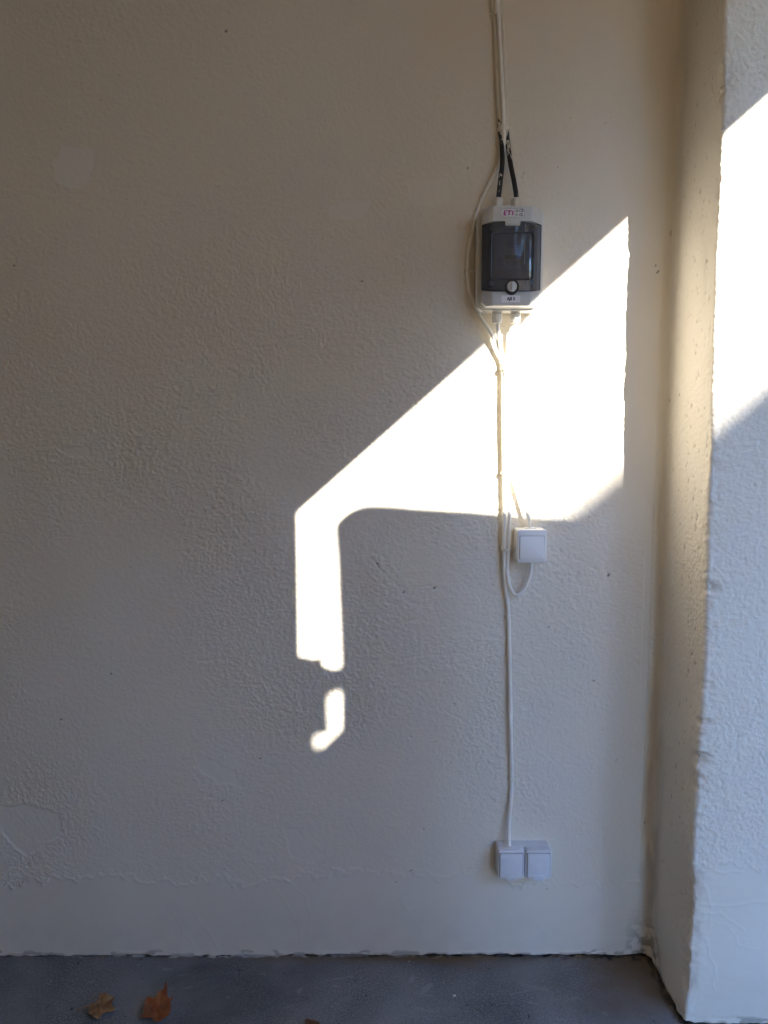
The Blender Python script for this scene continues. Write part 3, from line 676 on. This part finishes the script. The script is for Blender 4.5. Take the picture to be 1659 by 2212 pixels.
# ------------------------------------------------------------------ double socket
sk = empty('double_socket', (.3515, 0, .2395), 'white double power socket with hinged flaps low on the wall', 'socket')
block('back_box', .133, .0745, .001, .030, .005, M_SOCK, sk, 0, .0373, .001)
bm = bmesh.new(); box(bm, -.0495, -.0225, -.040, -.003, .0738, .0764); fin('cable_entry', bm, M_SOCK, sk, bevel=.0005)
for cx in (-.0342, .0342):
    h = block('housing', .0648, .0745, .028, .050, .006, M_SOCK, sk, cx, .0373, .0028)
    block('flap_gap', .0580, .0650, .0495, .0503, .003, mat('flap_shadow', (.16, .165, .18), .6), h, cx, .0365, .0002)
    f = block('flap', .0555, .0625, .0500, .0540, .003, M_SOCK, h, cx, .0368, .0012)
    bm = bmesh.new(); tube(bm, [(cx-.0255, -.0538, .0575), (cx+.0255, -.0538, .0575)], .0011, 8); fin('hinge_ridge', bm, M_SOCK, f)
    bm = bmesh.new()
    tab = [(cx-.016, .0065)]+[(cx+.016*math.cos(R(a)), .0065+.0068*math.sin(R(a))) for a in range(180, 361, 15)]+[(cx+.012, .011), (cx, .0135), (cx-.012, .011)]
    plate(bm, tab, -.0575, .007); fin('lift_tab', bm, M_SOCK, f, bevel=.0015, seg=3)
    bm = bmesh.new(); box(bm, cx-.0288, cx-.0278, -.0512, -.0500, .0640, .0690); fin('hinge_slot', bm, M_BLKR, h)

# ------------------------------------------------------------------ cables
def painted(name, under):
    m = bpy.data.materials.new(name); m.use_nodes = True; n = m.node_tree.nodes; L = m.node_tree.links; b = n['Principled BSDF']
    ge = n.new('ShaderNodeNewGeometry'); sp = n.new('ShaderNodeSeparateXYZ'); L.new(ge.outputs['Position'], sp.inputs[0])
    mr = n.new('ShaderNodeMapRange'); mr.inputs[1].default_value = 2.01; mr.inputs[2].default_value = 2.09; mr.inputs[3].default_value = -.14; mr.inputs[4].default_value = .26; L.new(sp.outputs[2], mr.inputs[0])
    no = n.new('ShaderNodeTexNoise'); no.inputs['Scale'].default_value = 75; no.inputs['Detail'].default_value = 4; no.inputs['Distortion'].default_value = 1.2
    mp = n.new('ShaderNodeMapping'); mp.inputs['Scale'].default_value = (1, 1, .4); L.new(ge.outputs['Position'], mp.inputs[0]); L.new(mp.outputs[0], no.inputs['Vector'])
    ad = n.new('ShaderNodeMath'); ad.operation = 'ADD'; L.new(mr.outputs[0], ad.inputs[0]); L.new(no.outputs['Fac'], ad.inputs[1])
    cr = n.new('ShaderNodeValToRGB'); cr.color_ramp.elements[0].position = .47; cr.color_ramp.elements[1].position = .50
    cr.color_ramp.elements[0].color = (*under, 1); cr.color_ramp.elements[1].color = (.72, .68, .59, 1); L.new(ad.outputs[0], cr.inputs[0]); L.new(cr.outputs[0], b.inputs['Base Color'])
    bp = n.new('ShaderNodeBump'); bp.inputs['Strength'].default_value = .4; bp.inputs['Distance'].default_value = .001; L.new(cr.outputs[0], bp.inputs['Height']); L.new(bp.outputs[0], b.inputs['Normal'])
    b.inputs['Roughness'].default_value = .5; return m
M_BLK = painted('black_cable_painted', (.018, .018, .022))
def cable(pts, r, m, label, mname='cable'):
    P_ = [W(*p) for p in pts]
    if pts[0][1] < 0: P_.insert(0, Vector((P_[0].x-.03, P_[0].y, 3.42)))
    bm = bmesh.new(); tube(bm, catmull(P_, 12), r, 16)
    base = P_[-1].copy(); bmesh.ops.translate(bm, verts=bm.verts, vec=-base)
    o = fin(mname, bm, m, smooth=60); o.location = base; return tag(o, label, 'cable', 'electric cables clipped to the wall')
R1, R2 = .0047, .0056
cable([(1063, -60, .006), (1067, 0, .006), (1074, 150, .006), (1080, 275, .007), (1083, 300, .012), (1085, 350, .030), (1081, 390, .035), (1076.5, 432, .036), (1076.5, 450, .036)], R2, M_BLK, 'black cable flecked with old paint entering the left top gland of the fuse box')
cable([(1080, -60, .007), (1083, 0, .007), (1090, 150, .007), (1094, 275, .007), (1097, 310, .010), (1103, 355, .024), (1111, 395, .033), (1116, 430, .036), (1116, 450, .036)], R2, M_BLK, 'black cable flecked with old paint entering the right top gland of the fuse box')
cable([(1072, -60, .015), (1075, 0, .015), (1082, 140, .015), (1086.5, 220, .015), (1088, 275, .016), (1088, 310, .016), (1083, 345, .014), (1067, 378, .011), (1047, 415, .008), (1031, 455, .006), (1018, 505, .006), (1011, 550, .006), (1010, 590, .006), (1014, 625, .006), (1024, 655, .008), (1038, 685, .015), (1058, 715, .022), (1075, 745, .022), (1086, 775, .018), (1091, 797, .021), (1095, 840, .022), (1097, 900, .022), (1098, 960, .022), (1098, 1020, .022), (1099, 1070, .023), (1100, 1120, .024), (1099, 1170, .024), (1096, 1215, .020), (1096, 1240, .022), (1101, 1266, .024), (1112, 1284, .026), (1128, 1277, .027), (1141, 1255, .027), (1147, 1232, .026), (1147, 1205, .025)], R1, M_CABLE, 'long white cable that bows left around the fuse box and loops up under the switch')
cable([(1075, 690, .036), (1075.5, 705, .036), (1077, 722, .034), (1081, 750, .026), (1085, 775, .016), (1087.5, 800, .015), (1087.5, 900, .0165), (1088.5, 1000, .0165), (1090, 1060, .017), (1090, 1120, .018), (1089, 1180, .019), (1090, 1230, .017), (1092, 1270, .014), (1097, 1310, .009), (1099, 1350, .009), (1101, 1430, .014), (1102, 1500, .015), (1103.5, 1600, .014), (1105, 1680, .007), (1104, 1720, .010), (1100, 1770, .016), (1099, 1805, .022), (1100, 1827, .028), (1100.5, 1836, .028)], R1+.0003, M_CABLE, 'white cable running straight down the wall into the double socket')
cable([(1115, 690, .036), (1114, 705, .036), (1110, 730, .032), (1102, 760, .022), (1096, 790, .014), (1094, 830, .012), (1095, 900, .011), (1097, 980, .012), (1101, 1005, .014), (1107, 1022, .018), (1118, 1045, .022), (1131, 1080, .026), (1140, 1112, .025), (1144, 1132, .021), (1144.5, 1144, .019)], R1, M_CABLE, 'short white cable leaving the bundle and bending right into the top of the switch')

def tie(pts, t, wdt, label, head=True, hx=None, ang=0):
    """a band round the cables: pts = (left px, right px, y px)"""
    l, r_, y = pts; A_, B_ = W(l, y, t), W(r_, y+ang, t)
    c = (A_+B_)/2; hw = (B_-A_).length/2
    root = empty('cable_tie', (c.x, 0, c.z), label, 'cable tie', 'cable ties and clips holding the cables')
    bm = bmesh.new(); n = 28; sl_ = (B_.z-A_.z)/(2*hw)
    for i in range(n):
        pass
    rings = []
    for i in range(n):
        q = 2*math.pi*i/n; x = math.cos(q)*hw; yy = -t*.5-math.sin(q)*(t*.5+.0045)
        x = math.copysign(abs(math.cos(q))**.7*hw, math.cos(q))
        ring_ = []
        for dz, k in ((-wdt, 1), (wdt, 1), (wdt, .80), (-wdt, .80)):
            ring_.append(bm.verts.new((x*k, -t*.5+(yy+t*.5)*k, x*sl_+dz)))
        rings.append(ring_)
    for i in range(n):
        a, b = rings[i], rings[(i+1) % n]
        for k in range(4): bm.faces.new((a[k], a[(k+1) % 4], b[(k+1) % 4], b[k]))
    fin('strap', bm, M_TIE, root)
    if head:
        bm = bmesh.new(); box(bm, hw-.001, hw+.0062, -t*.5-.0075, -t*.5-.0008, hw*sl_-.0034, hw*sl_+.0034); hd = fin('tie_head', bm, M_TIE, root, bevel=.0012)
        bm = bmesh.new(); box(bm, hw+.006, hw+.0095, -t*.5-.0055, -t*.5-.0040, hw*sl_-.0018, hw*sl_+.0018); fin('cut_end', bm, M_TIE, hd)
    return root
tie((1075, 1100, 278), .018, .0042, 'paint covered cable tie around the bundle above the fuse box', True, ang=-3)
tie((1003.5, 1016.5, 585), .010, .0032, 'paint covered cable tie on the bowed cable left of the fuse box')
tie((1082, 1098, 795), .026, .0034, 'white cable tie gathering the cables below the fuse box')
tie((1083, 1104, 1022), .026, .0032, 'white cable tie in the sunlight above the switch')
tie((1084, 1105, 1188), .028, .0032, 'white cable tie with a square head just left of the switch')
tie((1091, 1104, 1332), .013, .0044, 'crumbly painted cable clip below the switch loop')
tie((1098, 1112, 1683), .012, .0044, 'crumbly painted cable clip midway between switch and socket')

# ------------------------------------------------------------------ leaves on the floor
def leaf_mat(name, c0, c1, c2):
    m = bpy.data.materials.new(name); m.use_nodes = True; n = m.node_tree.nodes; L = m.node_tree.links; b = n['Principled BSDF']
    tc = n.new('ShaderNodeTexCoord'); no = n.new('ShaderNodeTexNoise'); no.inputs['Scale'].default_value = 45; no.inputs['Detail'].default_value = 6; L.new(tc.outputs['Object'], no.inputs['Vector'])
    cr = n.new('ShaderNodeValToRGB'); e = cr.color_ramp.elements; e[0].position = .3; e[0].color = (*c0, 1); e[1].position = .7; e[1].color = (*c2, 1); x = e.new(.5); x.color = (*c1, 1)
    L.new(no.outputs['Fac'], cr.inputs[0]); L.new(cr.outputs[0], b.inputs['Base Color'])
    b.inputs['Roughness'].default_value = .65; return m
def leaf(pxs, centre, ox, oy, sc, m, mv, label, lift, stem=None, veins=(), seed=0):
    def g(p, h=0): return G((ox+p[0]/sc)/1.8445, (oy+p[1]/sc)/1.8445, h)
    P_ = [g(p) for p in pxs]; C_ = g(centre); rad = max((p-C_).length for p in P_)
    root = empty('maple_leaf', (C_.x, C_.y, 0), label, 'leaf', 'dead maple leaves on the floor')
    # dense grid clipped to the outline
    st_ = rad/22; X, Y = np.meshgrid(np.arange(-rad*1.1, rad*1.1, st_), np.arange(-rad*1.1, rad*1.1, st_))
    bm = bmesh.new(); f = bm.faces.new([bm.verts.new((p.x-C_.x, p.y-C_.y, 0)) for p in P_])
    bmesh.ops.triangulate(bm, faces=[f])
    for _ in range(4):
        es = [e for e in bm.edges if e.calc_length() > rad*.07]
        if not es: break
        bmesh.ops.subdivide_edges(bm, edges=es, cuts=1); bmesh.ops.triangulate(bm, faces=bm.faces)
    VP = [(g(a)-C_, g(b)-C_) for a, b in veins]
    def hh(x, y):
        h = lift(x/rad, y/rad)*rad
        h += .0022*(float(fb(np.array([x*55]), np.array([y*55]), 2, seed)[0])-.5)
        d = min([float(segdist(np.array([x]), np.array([y]), (a.x, a.y), (b.x, b.y))[0]) for a, b in VP] or [1])
        return max(h, 0)+.003-.0010*math.exp(-(d/.0022)**2)+.003*min(1, d/.012)*.6
    for v in bm.verts: v.co.z = hh(v.co.x, v.co.y)
    fs = list(bm.faces)
    r = bmesh.ops.extrude_face_region(bm, geom=fs, use_keep_orig=True)
    for v in r['geom']:
        if isinstance(v, bmesh.types.BMVert): v.co.z += .0005
    fin('blade', bm, m, root, smooth=60)
    bm = bmesh.new()
    for a, b in VP:
        n = 8; tube(bm, [Vector((a.x+(b.x-a.x)*i/n, a.y+(b.y-a.y)*i/n, hh(a.x+(b.x-a.x)*i/n, a.y+(b.y-a.y)*i/n)+.0004)) for i in range(n+1)], lambda t: .0007*(1-.7*t), 5)
    fin('veins', bm, mv, root)
    if stem:
        bm = bmesh.new(); pts_ = [g(p, h)-C_ for p, h in stem]
        for v_, (p, h) in zip(pts_, stem): v_.z = h
        tube(bm, catmull(pts_, 6), .0010, 6); fin('leaf_stem', bm, mv, root)
m1 = leaf_mat('tan_leaf', (.15, .065, .022), (.26, .125, .045), (.36, .20, .08)); v1 = mat('leaf_vein_tan', (.30, .17, .07), .6)
m2 = leaf_mat('russet_leaf', (.16, .045, .015), (.25, .075, .02), (.34, .12, .03)); v2 = mat('leaf_vein_russet', (.30, .10, .03), .6)
m3 = leaf_mat('dark_brown_leaf', (.06, .02, .008), (.10, .035, .012), (.16, .06, .02))
leaf([(340, 412), (375, 370), (385, 325), (400, 305), (432, 310), (470, 293), (492, 318), (520, 322), (548, 338), (602, 345), (590, 372), (568, 388), (560, 420), (545, 445), (556, 462), (572, 475), (580, 505), (598, 548), (560, 545), (520, 552), (470, 545), (430, 560), (408, 585), (395, 612), (388, 655), (360, 648), (330, 640), (300, 645), (290, 610), (282, 580), (250, 572), (245, 540), (252, 480), (262, 440), (300, 430)],
     (420, 460), 280, 3880, 3.318, m1, v1, 'pale tan maple leaf with a long stem, lying at left', lambda x, y: .12*(x*x+y*y)+.05*abs(math.sin(3*math.atan2(y, x))), stem=[((335, 415), .006), ((300, 405), .008), ((220, 425), .007), ((150, 455), .005), ((80, 472), .003)],
     veins=[((338, 415), (470, 300)), ((338, 415), (595, 350)), ((338, 415), (590, 545)), ((338, 415), (375, 650)), ((338, 415), (255, 560)), ((440, 425), (500, 465)), ((360, 500), (400, 590))], seed=301)
leaf([(1088, 618), (1050, 632), (1000, 648), (955, 640), (930, 605), (945, 580), (968, 570), (968, 500), (985, 450), (988, 400), (1005, 375), (1022, 345), (1060, 360), (1112, 388), (1150, 335), (1180, 290), (1215, 285), (1245, 250), (1250, 215), (1264, 178), (1282, 225), (1285, 300), (1290, 350), (1300, 385), (1325, 390), (1352, 362), (1366, 345), (1356, 400), (1325, 445), (1335, 520), (1330, 575), (1305, 625), (1270, 655), (1230, 680), (1180, 705), (1125, 690), (1095, 655)],
     (1150, 500), 280, 3880, 3.318, m2, v2, 'dark russet maple leaf with a long pointed tip, right of the tan leaf', lambda x, y: .16*(x*x+y*y)+.10*max(0, x)+.06*abs(math.sin(2.5*math.atan2(y, x))), stem=None,
     veins=[((1095, 620), (1262, 190)), ((1095, 620), (1022, 352)), ((1095, 620), (1350, 385)), ((1095, 620), (940, 600)), ((1095, 620), (1300, 620)), ((1190, 380), (1190, 295)), ((1060, 500), (980, 470))], seed=302)
leaf([(236, 792), (240, 774), (262, 768), (290, 776), (330, 783), (354, 790), (362, 806), (372, 850), (350, 900), (290, 910), (250, 860)], (300, 830), 1100, 3700, 2.074, m3, v2, 'dark brown curled leaf cut by the bottom edge of the picture', lambda x, y: .12*(x*x+y*y)+.02, stem=None, veins=[((300, 900), (262, 785)), ((300, 900), (350, 800))], seed=303)
# crumbs of plaster near the wall foot
m_cr = mat('plaster_crumb', (.62, .60, .55), .9)
crumbs = [(982, 2152, .0035, 'white oval plaster flake lying on the open floor'), (884, 2078, .0016, 'tiny white plaster grain near the wall foot'), (1455, 2142, .004, None)]
for px, py, r, lb in crumbs[:2]:
    p = G(px, py); bm = bmesh.new(); bmesh.ops.create_icosphere(bm, subdivisions=2, radius=r)
    for v in bm.verts: v.co = Vector((v.co.x*1.2, v.co.y*.8, v.co.z*.45))*random.uniform(.85, 1.15)+Vector((0, 0, r*.4))
    o = fin('plaster_flake', bm, m_cr, smooth=0); o.location = (p.x, p.y, 0.0005); o.rotation_euler.z = .5; tag(o, lb, 'flake', 'plaster flakes on the floor')
